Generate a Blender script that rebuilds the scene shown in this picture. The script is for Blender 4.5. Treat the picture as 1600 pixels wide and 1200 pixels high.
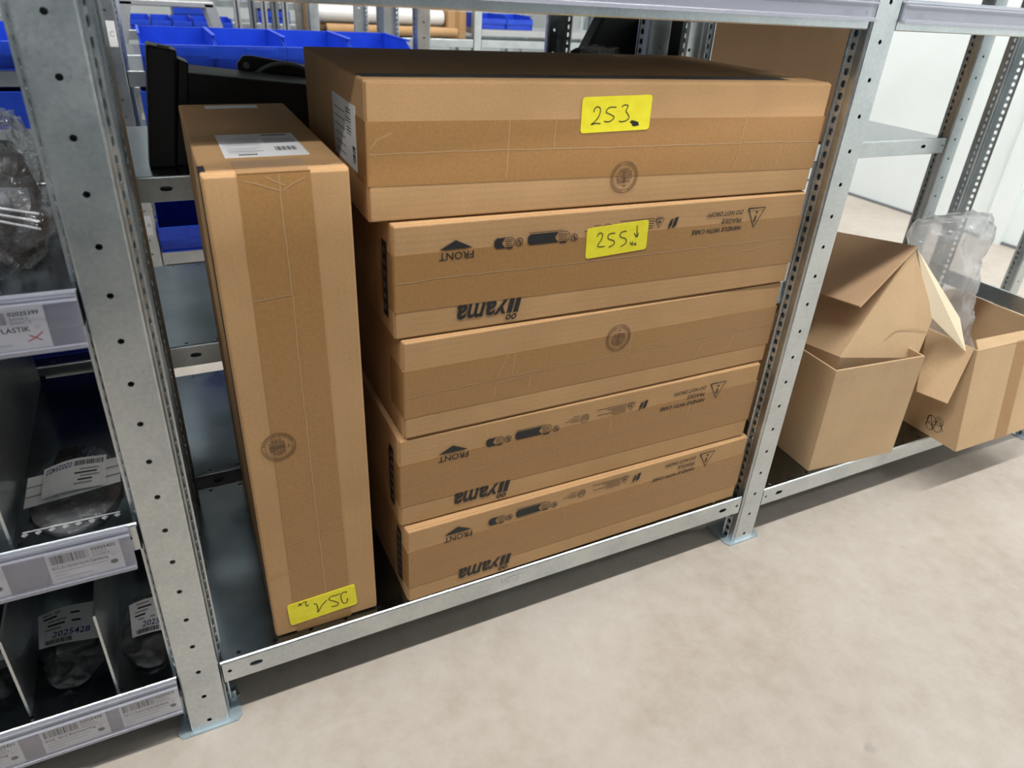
import bpy, bmesh, math, random
from mathutils import Vector, Matrix, noise

random.seed(7)
for o in list(bpy.data.objects): bpy.data.objects.remove(o)
SC = bpy.context.scene
COL = SC.collection

# ------------------------------------------------------------------ camera
CX, CY, CZ = 0.0611, -0.7410, 0.9615
PITCH, YAW, ROLL, FPX, PPX, PPY = 0.4935, 0.4924, -0.0679, 1098.64, 11.69, -35.50
cy, sy, cp, sp = math.cos(YAW), math.sin(YAW), math.cos(PITCH), math.sin(PITCH)
fw = Vector((sy*cp, cy*cp, -sp)); r0 = Vector((cy, -sy, 0)); d0 = fw.cross(r0)
c, s = math.cos(ROLL), math.sin(ROLL)
rr = c*r0 + s*d0; dd = -s*r0 + c*d0
cam_d = bpy.data.cameras.new('camera')
cam = bpy.data.objects.new('camera', cam_d); COL.objects.link(cam)
cam.matrix_world = Matrix(((rr.x, -dd.x, -fw.x, CX), (rr.y, -dd.y, -fw.y, CY), (rr.z, -dd.z, -fw.z, CZ), (0, 0, 0, 1)))
cam_d.sensor_width = 36.0
cam_d.lens = FPX/1600*36.0
cam_d.shift_x = -PPX/1600; cam_d.shift_y = PPY/1600
cam_d.clip_start = 0.02
cam_d.dof.use_dof = True; cam_d.dof.focus_distance = 1.12; cam_d.dof.aperture_fstop = 6.0
SC.camera = cam

# ------------------------------------------------------------------ world, lights, exposure
world = bpy.data.worlds.new('world'); SC.world = world; world.use_nodes = True
bg = world.node_tree.nodes['Background']
bg.inputs[0].default_value = (0.9, 0.95, 1.0, 1); bg.inputs[1].default_value = 0.25
SC.view_settings.view_transform = 'Standard'; SC.view_settings.look = 'None'
SC.view_settings.gamma = 1.0; SC.view_settings.use_curve_mapping = False
SC.view_settings.exposure = -0.17

LAMPS = [(-2.15, 3.12, 215.0, 0.10), (-0.58, 3.12, 172.0, 0.10), (1.35, 3.12, 105.0, 0.16), (3.15, 3.12, 100.0, 0.16)]   # y, z, watts, width
for ly, lz, lw, wd in LAMPS:
    ld = bpy.data.lights.new('luminaire_light', 'AREA'); ld.shape = 'RECTANGLE'
    ld.size = 6.0; ld.size_y = wd; ld.energy = lw; ld.color = (1.0, 0.985, 0.962)
    lo = bpy.data.objects.new('luminaire_light', ld); COL.objects.link(lo); lo.location = (0.40, ly, lz)

ld = bpy.data.lights.new('luminaire_light', 'AREA'); ld.shape = 'RECTANGLE'      # unseen lamp added to brighten the right wall and the floor there
ld.size = 0.14; ld.size_y = 5.0; ld.energy = 30.0; ld.color = (1.0, 0.985, 0.962)
lo = bpy.data.objects.new('luminaire_light', ld); COL.objects.link(lo); lo.location = (2.75, 2.6, 3.12)

# ------------------------------------------------------------------ materials
def mat(name, base, rough=0.5, metal=0.0, spec=0.5, build=None, coat=0.0):
    m = bpy.data.materials.new(name); m.use_nodes = True
    nt = m.node_tree; b = nt.nodes['Principled BSDF']
    b.inputs['Base Color'].default_value = (*base, 1); b.inputs['Roughness'].default_value = rough
    b.inputs['Metallic'].default_value = metal; b.inputs['Specular IOR Level'].default_value = spec
    b.inputs['Coat Weight'].default_value = coat
    if build: build(nt, b)
    return m

def N(nt, t, **kw):
    n = nt.nodes.new(t)
    for k, v in kw.items(): n.inputs[k].default_value = v
    return n

def coords(nt, scale=(1, 1, 1)):
    tc = nt.nodes.new('ShaderNodeTexCoord'); mp = nt.nodes.new('ShaderNodeMapping')
    mp.inputs['Scale'].default_value = scale
    nt.links.new(tc.outputs['Object'], mp.inputs[0]); return mp.outputs[0]

def ramp(nt, fac, stops):
    r = nt.nodes.new('ShaderNodeValToRGB'); e = r.color_ramp.elements
    while len(e) < len(stops): e.new(0.5)
    for i, (p, cc) in enumerate(stops): e[i].position = p; e[i].color = (*cc, 1)
    nt.links.new(fac, r.inputs[0]); return r.outputs[0]

def noise_col(scale, lo, hi, detail=4, stretch=(1, 1, 1), p0=0.35, p1=0.65, bump=0.0, bscale=None, rough=None):
    def f(nt, b):
        co = coords(nt, stretch)
        n = N(nt, 'ShaderNodeTexNoise', Scale=scale, Detail=detail); nt.links.new(co, n.inputs['Vector'])
        nt.links.new(ramp(nt, n.outputs['Fac'], [(p0, lo), (p1, hi)]), b.inputs['Base Color'])
        if rough:
            mr = N(nt, 'ShaderNodeMapRange'); mr.inputs['To Min'].default_value = rough[0]; mr.inputs['To Max'].default_value = rough[1]
            nt.links.new(n.outputs['Fac'], mr.inputs['Value']); nt.links.new(mr.outputs[0], b.inputs['Roughness'])
        if bump:
            n2 = N(nt, 'ShaderNodeTexNoise', Scale=bscale or scale, Detail=3); nt.links.new(co, n2.inputs['Vector'])
            bp = N(nt, 'ShaderNodeBump', Strength=bump, Distance=0.002); nt.links.new(n2.outputs['Fac'], bp.inputs['Height'])
            nt.links.new(bp.outputs[0], b.inputs['Normal'])
    return f

def galv_build(nt, b):
    co = coords(nt)
    v = N(nt, 'ShaderNodeTexVoronoi', Scale=260.0); nt.links.new(co, v.inputs['Vector'])
    n = N(nt, 'ShaderNodeTexNoise', Scale=14.0, Detail=5); nt.links.new(co, n.inputs['Vector'])
    mx = nt.nodes.new('ShaderNodeMix'); mx.inputs[0].default_value = 0.22
    nt.links.new(n.outputs['Fac'], mx.inputs[2]); nt.links.new(v.outputs['Color'], mx.inputs[3])
    nt.links.new(ramp(nt, mx.outputs[0], [(0.30, (0.50, 0.55, 0.575)), (0.70, (0.68, 0.715, 0.725))]), b.inputs['Base Color'])
    mr = N(nt, 'ShaderNodeMapRange'); mr.inputs['To Min'].default_value = 0.24; mr.inputs['To Max'].default_value = 0.44
    nt.links.new(mx.outputs[0], mr.inputs['Value']); nt.links.new(mr.outputs[0], b.inputs['Roughness'])

def card_build(lo, hi, stripe_axis=2):
    def f(nt, b):
        co = coords(nt)
        n = N(nt, 'ShaderNodeTexNoise', Scale=320.0, Detail=5, Roughness=0.7); nt.links.new(co, n.inputs['Vector'])
        n2 = N(nt, 'ShaderNodeTexNoise', Scale=7.0, Detail=4); nt.links.new(co, n2.inputs['Vector'])
        mx = nt.nodes.new('ShaderNodeMix'); mx.inputs[0].default_value = 0.5
        nt.links.new(n.outputs['Fac'], mx.inputs[2]); nt.links.new(n2.outputs['Fac'], mx.inputs[3])
        nt.links.new(ramp(nt, mx.outputs[0], [(0.36, lo), (0.62, hi)]), b.inputs['Base Color'])
        w = N(nt, 'ShaderNodeTexWave', Scale=38.0, Distortion=0.6); w.bands_direction = 'XYZ'[stripe_axis]
        nt.links.new(co, w.inputs['Vector'])
        bp = N(nt, 'ShaderNodeBump', Strength=0.05, Distance=0.001); nt.links.new(w.outputs['Fac'], bp.inputs['Height'])
        nt.links.new(bp.outputs[0], b.inputs['Normal'])
    return f

GALV = mat('galvanised_steel', (0.6, 0.62, 0.62), 0.4, 1.0, build=galv_build)
ZINC = mat('blue_zinc_plate', (0.46, 0.56, 0.62), 0.42, 0.55, build=noise_col(60, (0.42, 0.52, 0.58), (0.50, 0.60, 0.66)))
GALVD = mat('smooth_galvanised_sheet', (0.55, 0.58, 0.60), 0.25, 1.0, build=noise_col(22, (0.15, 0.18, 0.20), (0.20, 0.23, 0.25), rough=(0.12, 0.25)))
CARD = mat('cardboard', (0.45, 0.28, 0.14), 0.8, spec=0.25, build=card_build((0.41, 0.243, 0.114), (0.51, 0.310, 0.150)))
CARDV = mat('cardboard_upright_flute', (0.45, 0.28, 0.14), 0.8, spec=0.25, build=card_build((0.41, 0.243, 0.114), (0.51, 0.310, 0.150), 0))
CARDOLD = mat('worn_cardboard', (0.42, 0.29, 0.16), 0.85, spec=0.2, build=card_build((0.50, 0.345, 0.20), (0.60, 0.42, 0.25), 0))
CREAM = mat('cream_cardboard_liner', (0.66, 0.55, 0.38), 0.85, spec=0.2, build=card_build((0.70, 0.59, 0.42), (0.79, 0.68, 0.50), 0))
CARDB = mat('dark_cardboard', (0.36, 0.22, 0.12), 0.85, spec=0.2, build=card_build((0.42, 0.27, 0.155), (0.50, 0.33, 0.20)))
TAPE = mat('brown_packing_tape', (0.33, 0.18, 0.07), 0.28, spec=0.45, build=noise_col(240, (0.330, 0.176, 0.064), (0.370, 0.200, 0.076), bump=0.03, bscale=25))
TAPEC = mat('tape_crease', (0.47, 0.31, 0.165), 0.35)
INK = mat('black_ink', (0.012, 0.012, 0.013), 0.55)
INKB = mat('brown_ink', (0.17, 0.093, 0.045), 0.7)
YEL = mat('yellow_sticker', (0.80, 0.72, 0.025), 0.45, build=noise_col(60, (0.78, 0.68, 0.02), (0.84, 0.76, 0.03)))
WHITE = mat('white_paper', (0.74, 0.75, 0.76), 0.55, build=noise_col(40, (0.72, 0.73, 0.74), (0.77, 0.78, 0.79)))
GREYP = mat('grey_print', (0.30, 0.30, 0.31), 0.6)
GREYL = mat('light_grey_print', (0.5, 0.51, 0.53), 0.6)
RED = mat('red_ink', (0.60, 0.03, 0.03), 0.5)
GREEN = mat('green_print', (0.015, 0.06, 0.03), 0.5)
BLUEINK = mat('blue_pen_ink', (0.015, 0.03, 0.16), 0.5)
BLUE = mat('blue_plastic', (0.012, 0.06, 0.55), 0.35, spec=0.5, build=noise_col(20, (0.011, 0.055, 0.52), (0.014, 0.07, 0.62)))
NAVY = mat('dark_blue_plastic', (0.008, 0.022, 0.22), 0.4, build=noise_col(20, (0.007, 0.02, 0.20), (0.009, 0.026, 0.25)))
BLACK = mat('black_plastic', (0.008, 0.008, 0.009), 0.45, build=noise_col(40, (0.007, 0.007, 0.008), (0.011, 0.011, 0.012), rough=(0.4, 0.55)))
BLACKM = mat('black_metal', (0.012, 0.012, 0.014), 0.38)
BOUNCE = mat('blue_grey_bounce', (0.48, 0.55, 0.60), 0.7, build=noise_col(6, (0.45, 0.52, 0.57), (0.52, 0.59, 0.64)))  # kept pale so the added sheets throw fill light onto the cartons
GREYM = mat('grey_metal', (0.22, 0.24, 0.26), 0.45, 0.6)
ALU = mat('brushed_aluminium', (0.55, 0.56, 0.57), 0.42, 0.8, build=noise_col(30, (0.50, 0.51, 0.52), (0.6, 0.61, 0.62), stretch=(20, 1, 1)))
WALL = mat('white_wall_paint', (0.77, 0.83, 0.83), 0.75, build=noise_col(3, (0.76, 0.82, 0.82), (0.79, 0.85, 0.85)))
CEIL = mat('dark_steel_ceiling', (0.12, 0.13, 0.14), 0.8, build=noise_col(5, (0.11, 0.12, 0.13), (0.14, 0.15, 0.16)))
WALLD = mat('dark_hall_wall', (0.10, 0.115, 0.13), 0.8, build=noise_col(3, (0.09, 0.105, 0.12), (0.12, 0.135, 0.15)))
LIGHTP = mat('lamp_housing', (0.8, 0.8, 0.8), 0.5)
FILMW = mat('white_film_roll', (0.72, 0.72, 0.70), 0.35, build=noise_col(15, (0.66, 0.66, 0.64), (0.78, 0.78, 0.76), stretch=(.3, 1, 1)))

def floor_build(nt, b):
    co = coords(nt)
    n1 = N(nt, 'ShaderNodeTexNoise', Scale=2.6, Detail=8, Roughness=0.62); nt.links.new(co, n1.inputs['Vector'])
    n2 = N(nt, 'ShaderNodeTexNoise', Scale=26.0, Detail=8, Roughness=0.7); nt.links.new(co, n2.inputs['Vector'])
    mx = nt.nodes.new('ShaderNodeMix'); mx.inputs[0].default_value = 0.45
    nt.links.new(n1.outputs['Fac'], mx.inputs[2]); nt.links.new(n2.outputs['Fac'], mx.inputs[3])
    base = ramp(nt, mx.outputs[0], [(0.34, (0.37, 0.315, 0.265)), (0.50, (0.45, 0.40, 0.345)), (0.66, (0.51, 0.47, 0.42))])
    # pale scuffs
    mp = nt.nodes.new('ShaderNodeMapping'); mp.inputs['Rotation'].default_value = (0, 0, 0.6); mp.inputs['Scale'].default_value = (4, 9, 1)
    nt.links.new(co, mp.inputs[0])
    n3 = N(nt, 'ShaderNodeTexNoise', Scale=1.6, Detail=9, Roughness=0.75); nt.links.new(mp.outputs[0], n3.inputs['Vector'])
    fac = ramp(nt, n3.outputs['Fac'], [(0.56, (0, 0, 0)), (0.74, (1, 1, 1))])
    mc = nt.nodes.new('ShaderNodeMix'); mc.data_type = 'RGBA'
    ml = nt.nodes.new('ShaderNodeMath'); ml.operation = 'MULTIPLY'; ml.inputs[1].default_value = 0.28
    nt.links.new(fac, ml.inputs[0]); nt.links.new(ml.outputs[0], mc.inputs[0])
    nt.links.new(base, mc.inputs[6]); mc.inputs[7].default_value = (0.60, 0.565, 0.51, 1)
    vo = N(nt, 'ShaderNodeTexVoronoi', Scale=5.0); nt.links.new(co, vo.inputs['Vector'])
    n4 = N(nt, 'ShaderNodeTexNoise', Scale=60.0, Detail=3); nt.links.new(co, n4.inputs['Vector'])
    ad = nt.nodes.new('ShaderNodeMath'); ad.operation = 'MULTIPLY_ADD'; ad.inputs[1].default_value = 0.12; nt.links.new(n4.outputs['Fac'], ad.inputs[0]); nt.links.new(vo.outputs['Distance'], ad.inputs[2])
    sp = ramp(nt, ad.outputs[0], [(0.085, (0.3, 0.3, 0.3)), (0.115, (0, 0, 0))])
    ms = nt.nodes.new('ShaderNodeMix'); ms.data_type = 'RGBA'; nt.links.new(sp, ms.inputs[0]); nt.links.new(mc.outputs[2], ms.inputs[6]); ms.inputs[7].default_value = (0.20, 0.19, 0.18, 1)
    nt.links.new(ms.outputs[2], b.inputs['Base Color'])
    bp = N(nt, 'ShaderNodeBump', Strength=0.06, Distance=0.003); nt.links.new(n2.outputs['Fac'], bp.inputs['Height'])
    nt.links.new(bp.outputs[0], b.inputs['Normal'])
CONC = mat('polished_concrete', (0.45, 0.41, 0.36), 0.42, spec=0.4, build=floor_build)

def clear_mat(name, tint, opac, rough, bump=0.0, bscale=30.0, body=(0.8, 0.8, 0.85), refl=0.045, milk=False):
    m = bpy.data.materials.new(name); m.use_nodes = True; nt = m.node_tree; nt.nodes.clear()
    out = nt.nodes.new('ShaderNodeOutputMaterial')
    tr = nt.nodes.new('ShaderNodeBsdfTransparent'); tr.inputs[0].default_value = (*tint, 1)
    pr = nt.nodes.new('ShaderNodeBsdfPrincipled'); pr.inputs['Base Color'].default_value = (*body, 1); pr.inputs['Roughness'].default_value = rough
    pr.inputs['Specular IOR Level'].default_value = 0.8
    gl = nt.nodes.new('ShaderNodeBsdfGlossy'); gl.inputs['Roughness'].default_value = rough
    fr = nt.nodes.new('ShaderNodeLayerWeight'); pw = nt.nodes.new('ShaderNodeMath'); pw.operation = 'POWER'; pw.inputs[1].default_value = 3.0
    mr = nt.nodes.new('ShaderNodeMapRange'); mr.inputs['To Min'].default_value = refl; mr.inputs['To Max'].default_value = 0.75
    nt.links.new(fr.outputs['Facing'], pw.inputs[0]); nt.links.new(pw.outputs[0], mr.inputs['Value'])
    m1 = nt.nodes.new('ShaderNodeMixShader'); m1.inputs[0].default_value = opac
    m2 = nt.nodes.new('ShaderNodeMixShader')
    nt.links.new(tr.outputs[0], m1.inputs[1]); body_out = pr.outputs[0]
    if milk:
        tl = nt.nodes.new('ShaderNodeBsdfTranslucent'); tl.inputs[0].default_value = (*body, 1); mm = nt.nodes.new('ShaderNodeMixShader'); mm.inputs[0].default_value = 0.5
        nt.links.new(pr.outputs[0], mm.inputs[1]); nt.links.new(tl.outputs[0], mm.inputs[2]); body_out = mm.outputs[0]
    nt.links.new(body_out, m1.inputs[2])
    nt.links.new(mr.outputs[0], m2.inputs[0]); nt.links.new(m1.outputs[0], m2.inputs[1]); nt.links.new(gl.outputs[0], m2.inputs[2])
    nt.links.new(m2.outputs[0], out.inputs[0])
    if bump:
        co = coords(nt)
        n = N(nt, 'ShaderNodeTexNoise', Scale=bscale, Detail=4, Distortion=1.5); nt.links.new(co, n.inputs['Vector'])
        bp = N(nt, 'ShaderNodeBump', Strength=bump, Distance=0.01); nt.links.new(n.outputs['Fac'], bp.inputs['Height'])
        for q in (pr, gl): nt.links.new(bp.outputs[0], q.inputs['Normal'])
        nt.links.new(bp.outputs[0], fr.inputs['Normal'])
    return m
CLEAR = clear_mat('clear_label_cover', (0.97, 0.97, 0.99), 0.04, 0.12, body=(0.7, 0.7, 0.85))
HOLDER = clear_mat('label_holder_plastic', (0.88, 0.89, 0.94), 0.42, 0.25, body=(0.47, 0.48, 0.545))
FILM = clear_mat('clear_bag_film', (0.95, 0.95, 0.96), 0.05, 0.08, bump=0.7, bscale=60, refl=0.10)
FILMM = clear_mat('milky_bag_film', (0.96, 0.96, 0.97), 0.34, 0.2, bump=0.3, bscale=20, body=(0.95, 0.955, 0.96), milk=True)

# ------------------------------------------------------------------ mesh helpers
class MB:
    def __init__(self): self.v = []; self.f = []; self.m = []
    def poly(self, pts, m=0):
        n = len(self.v); self.v += [tuple(p) for p in pts]; self.f.append(tuple(range(n, n+len(pts)))); self.m.append(m); return self
    def box(self, x0, x1, y0, y1, z0, z1, m=0):
        n = len(self.v)
        self.v += [(x0, y0, z0), (x1, y0, z0), (x1, y1, z0), (x0, y1, z0), (x0, y0, z1), (x1, y0, z1), (x1, y1, z1), (x0, y1, z1)]
        for q in ((0, 3, 2, 1), (4, 5, 6, 7), (0, 1, 5, 4), (1, 2, 6, 5), (2, 3, 7, 6), (3, 0, 4, 7)):
            self.f.append(tuple(n+i for i in q)); self.m.append(m)
        return self
    def hexa(self, b, t, m=0):                      # bottom quad, top quad
        n = len(self.v); self.v += [tuple(p) for p in b] + [tuple(p) for p in t]
        for q in ((0, 3, 2, 1), (4, 5, 6, 7), (0, 1, 5, 4), (1, 2, 6, 5), (2, 3, 7, 6), (3, 0, 4, 7)):
            self.f.append(tuple(n+i for i in q)); self.m.append(m)
        return self
    def sheet(self, quad, t=0.004, m=0, m2=None):   # thick sheet from 3-D corners (front side first)
        q = [Vector(p) for p in quad]
        nrm = (q[1]-q[0]).cross(q[-1]-q[0]).normalized()*t
        n = len(self.v); k = len(q)
        self.v += [tuple(p) for p in q] + [tuple(p-nrm) for p in q]
        self.f.append(tuple(range(n, n+k))); self.m.append(m)
        self.f.append(tuple(n+k+i for i in reversed(range(k)))); self.m.append(m if m2 is None else m2)
        for i in range(k):
            j = (i+1) % k; self.f.append((n+i, n+k+i, n+k+j, n+j)); self.m.append(m)
        return self
    def tube(self, path, r, seg=10, m=0, cap=True):
        path = [Vector(p) for p in path]; rings = []
        for i, p in enumerate(path):
            d = (path[min(i+1, len(path)-1)]-path[max(i-1, 0)]).normalized()
            a = d.orthogonal().normalized(); b = d.cross(a); n = len(self.v)
            rad = r[i] if isinstance(r, (list, tuple)) else r
            self.v += [tuple(p+rad*(math.cos(2*math.pi*k/seg)*a+math.sin(2*math.pi*k/seg)*b)) for k in range(seg)]; rings.append(n)
        for i in range(len(rings)-1):
            for k in range(seg):
                self.f.append((rings[i]+k, rings[i]+(k+1) % seg, rings[i+1]+(k+1) % seg, rings[i+1]+k)); self.m.append(m)
        if cap:
            self.f.append(tuple(rings[0]+k for k in reversed(range(seg)))); self.m.append(m)
            self.f.append(tuple(rings[-1]+k for k in range(seg))); self.m.append(m)
        return self
    def prism(self, poly, axis, a, b, m=0):          # extrude a 2-D polygon along an axis
        def P(u, v, w): return {'x': (w, u, v), 'y': (u, w, v), 'z': (u, v, w)}[axis]
        n = len(self.v); k = len(poly)
        self.v += [P(u, v, a) for u, v in poly] + [P(u, v, b) for u, v in poly]
        self.f.append(tuple(range(n, n+k))); self.m.append(m)
        self.f.append(tuple(n+k+i for i in reversed(range(k)))); self.m.append(m)
        for i in range(k):
            j = (i+1) % k; self.f.append((n+i, n+k+i, n+k+j, n+j)); self.m.append(m)
        return self
    def plate(self, O, U, V, Lu, Lv, holes, t=0.0014, m=0):   # sheet with a row of real holes (u, v, a, b)
        O, U, V = Vector(O), Vector(U).normalized(), Vector(V).normalized(); W = U.cross(V)*t
        P = lambda u, v, w=0: tuple(O+U*u+V*v+W*w)
        def flat(u0, u1):
            if u1-u0 < 1e-6: return
            self.poly([P(u0, 0), P(u1, 0), P(u1, Lv), P(u0, Lv)], m); self.poly([P(u0, Lv, -1), P(u1, Lv, -1), P(u1, 0, -1), P(u0, 0, -1)], m)
        cur = 0.0
        for (hu, hv, a, b) in sorted(holes):
            u0, u1 = hu-a*1.25, hu+a*1.25
            flat(cur, u0)
            out = [(u1, hv), (u1, Lv), (hu, Lv), (u0, Lv), (u0, hv), (u0, 0), (hu, 0), (u1, 0)]
            inn = []
            for k in range(8):
                an = k*math.pi/4; cx, sx = math.cos(an), math.sin(an)
                e = 0.75 if abs(a-b) > 1e-5 else 1.0
                inn.append((hu+a*math.copysign(abs(cx)**e, cx), hv+b*math.copysign(abs(sx)**e, sx)))
            n = len(self.v)
            self.v += [P(*p) for p in out] + [P(*p) for p in inn] + [P(*p, -1) for p in out] + [P(*p, -1) for p in inn]
            for k in range(8):
                j = (k+1) % 8
                self.f += [(n+k, n+j, n+8+j, n+8+k), (n+16+j, n+16+k, n+24+k, n+24+j), (n+8+k, n+8+j, n+24+j, n+24+k)]; self.m += [m]*3
            cur = u1
        flat(cur, Lu)
        self.poly([P(0, 0), P(0, 0, -1), P(Lu, 0, -1), P(Lu, 0)], m); self.poly([P(0, Lv), P(Lu, Lv), P(Lu, Lv, -1), P(0, Lv, -1)], m)
        return self
    def ribbon(self, pts, w, F, m=0, smooth=True):    # flat pen stroke; F maps 2-D to 3-D
        P = [Vector((x, y, 0)) for x, y in pts]
        if smooth and len(P) > 2:
            Q = []
            for i in range(len(P)-1):
                p0, p1, p2, p3 = P[max(i-1, 0)], P[i], P[i+1], P[min(i+2, len(P)-1)]
                for k in range(5):
                    t = k/5
                    Q.append(0.5*((2*p1)+(p2-p0)*t+(2*p0-5*p1+4*p2-p3)*t*t+(3*p1-p0-3*p2+p3)*t**3))
            Q.append(P[-1]); P = Q
        n = len(self.v)
        for i, p in enumerate(P):
            d = (P[min(i+1, len(P)-1)]-P[max(i-1, 0)]); d = d.normalized() if d.length > 0 else Vector((1, 0, 0))
            a = Vector((-d.y, d.x, 0))*w/2
            self.v += [F(p.x+a.x, p.y+a.y), F(p.x-a.x, p.y-a.y)]
        for i in range(len(P)-1):
            self.f.append((n+2*i, n+2*i+1, n+2*i+3, n+2*i+2)); self.m.append(m)
        return self
    def rect2(self, x0, x1, y0, y1, F, m=0): return self.poly([F(x0, y0), F(x1, y0), F(x1, y1), F(x0, y1)], m)
    def ring2(self, cx, cy, r0, r1, F, m=0, seg=32, sx=1.0):
        for k in range(seg):
            a, b = 2*math.pi*k/seg, 2*math.pi*(k+1)/seg
            self.poly([F(cx+r*math.cos(t)*sx, cy+r*math.sin(t)) for r, t in ((r0, a), (r1, a), (r1, b), (r0, b))], m)
        return self
    def text(self, s, x0, x1, y0, y1, F, m=0, bold=0.0, shear=0.0, flip=False):
        vs, fs = glyphs(s, bold, shear)
        if not vs: return self
        ax, bx = min(p[0] for p in vs), max(p[0] for p in vs); ay, by = min(p[1] for p in vs), max(p[1] for p in vs)
        n = len(self.v)
        for x, y in vs:
            u, v = (x-ax)/max(bx-ax, 1e-6), (y-ay)/max(by-ay, 1e-6)
            if flip: u, v = 1-u, 1-v
            self.v.append(F(x0+u*(x1-x0), y0+v*(y1-y0)))
        for q in fs: self.f.append(tuple(n+i for i in q)); self.m.append(m)
        return self
    def mesh(self, name):
        me = bpy.data.meshes.new(name); me.from_pydata(self.v, [], self.f); me.polygons.foreach_set('material_index', self.m); me.update(); return me
    def build(self, name, mats, parent=None, bevel=0.0, smooth=False, seg=2):
        return link(name, self.mesh(name), mats, parent, bevel, smooth, seg)

_G = {}
def glyphs(s, bold, shear):
    k = (s, bold, shear)
    if k in _G: return _G[k]
    cu = bpy.data.curves.new('tmp', 'FONT'); cu.body = s; cu.size = 1.0; cu.offset = bold; cu.shear = shear; cu.resolution_u = 2
    ob = bpy.data.objects.new('tmp', cu); COL.objects.link(ob)
    dg = bpy.context.evaluated_depsgraph_get(); me = bpy.data.meshes.new_from_object(ob.evaluated_get(dg))
    r = ([(v.co.x, v.co.y) for v in me.vertices], [tuple(p.vertices) for p in me.polygons])
    bpy.data.objects.remove(ob); bpy.data.curves.remove(cu); bpy.data.meshes.remove(me); _G[k] = r
    return r

def link(name, me, mats, parent=None, bevel=0.0, smooth=False, seg=2):
    o = bpy.data.objects.new(name, me); COL.objects.link(o)
    if not me.materials:
        for q in (mats if isinstance(mats, (list, tuple)) else [mats]): me.materials.append(q)
    if parent is not None: o.parent = parent
    if bevel:
        b = o.modifiers.new('bevel', 'BEVEL'); b.width = bevel; b.segments = seg; b.limit_method = 'ANGLE'
    if smooth: me.polygons.foreach_set('use_smooth', [True]*len(me.polygons))
    return o

def tag(o, label=None, cat=None, group=None, kind=None):
    if label: o['label'] = label
    if cat: o['category'] = cat
    if group: o['group'] = group
    if kind: o['kind'] = kind
    return o
def thing(name, label, cat, loc=(0, 0, 0), rot=(0, 0, 0), group=None):
    o = bpy.data.objects.new(name, None); COL.objects.link(o); o.empty_display_size = 0.05
    o.location = loc; o.rotation_euler = rot
    return tag(o, label, cat, group)
def copy_tree(o, parent=None):
    q = o.copy(); COL.objects.link(q); q.parent = parent
    for ch in list(o.children): copy_tree(ch, q)
    return q
def struct(name, mb, m, parent=None): return tag(mb.build(name, m, parent), kind='structure')
def place(o, parent, loc=(0, 0, 0), rz=0.0):
    o.parent = parent; o.location = loc; o.rotation_euler = (0, 0, rz); return o

# ------------------------------------------------------------------ the setting
X0, X1, Y0, Y1, H = -5.0, 3.61, -4.2, 6.5, 4.0
W = 0.9942
struct('floor', MB().box(X0, X1, Y0, Y1, -0.1, 0.0), CONC)
struct('wall_right', MB().box(X1, X1+0.15, Y0, Y1, -0.1, H), WALL)
struct('wall_left', MB().box(X0-0.15, X0, Y0, Y1, -0.1, H), WALLD)
struct('wall_back', MB().box(X0-0.15, X1+0.15, Y1, Y1+0.15, -0.1, H), WALL)
struct('wall_front', MB().box(X0-0.15, X1+0.15, Y0-0.15, Y0, -0.1, H), WALLD)
struct('ceiling', MB().box(X0, X1, Y0, Y1, H, H+0.1), CEIL)
struct('baseboard_right', MB().box(X1-0.012, X1, 1.2, Y1, 0.0, 0.012).box(X1-0.012, X1, Y0, 1.1, 0, 0.012), GREYM)
# door frame pilaster on the right wall
struct('trim_1', MB().box(X1-0.03, X1, 1.095, 1.19, 0, 2.1), WALL)
for ly, lz, lw, wd in LAMPS:
    t = thing('ceiling_light', 'long white linear ceiling luminaire '+('high behind the photographer', 'above the front aisle', 'above the aisle behind the near racks', 'above the farthest aisle')[LAMPS.index((ly, lz, lw, wd))], 'ceiling light', (0.45, ly, H), group='linear ceiling luminaires')
    MB().box(-3.0, 3.0, -wd/2-0.02, wd/2+0.02, lz+0.01-H, lz+0.08-H).build('housing', LIGHTP, t, bevel=0.006)
    for q in (-2.2, 0, 2.2): MB().box(q-0.006, q+0.006, -0.006, 0.006, -0.9, 0.0).build('suspension_rod', GREYM, t)

t = thing('ceiling_light', 'long white linear ceiling luminaire added by the right wall to brighten it', 'ceiling light', (2.75, 2.6, H), group='linear ceiling luminaires')
MB().box(-0.09, 0.09, -2.5, 2.5, 3.13-H, 3.20-H).build('housing', LIGHTP, t, bevel=0.006)
for q in (-2, 0, 2): MB().box(-0.006, 0.006, q-0.006, q+0.006, -0.9, 0.0).build('suspension_rod', GREYM, t)

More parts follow.
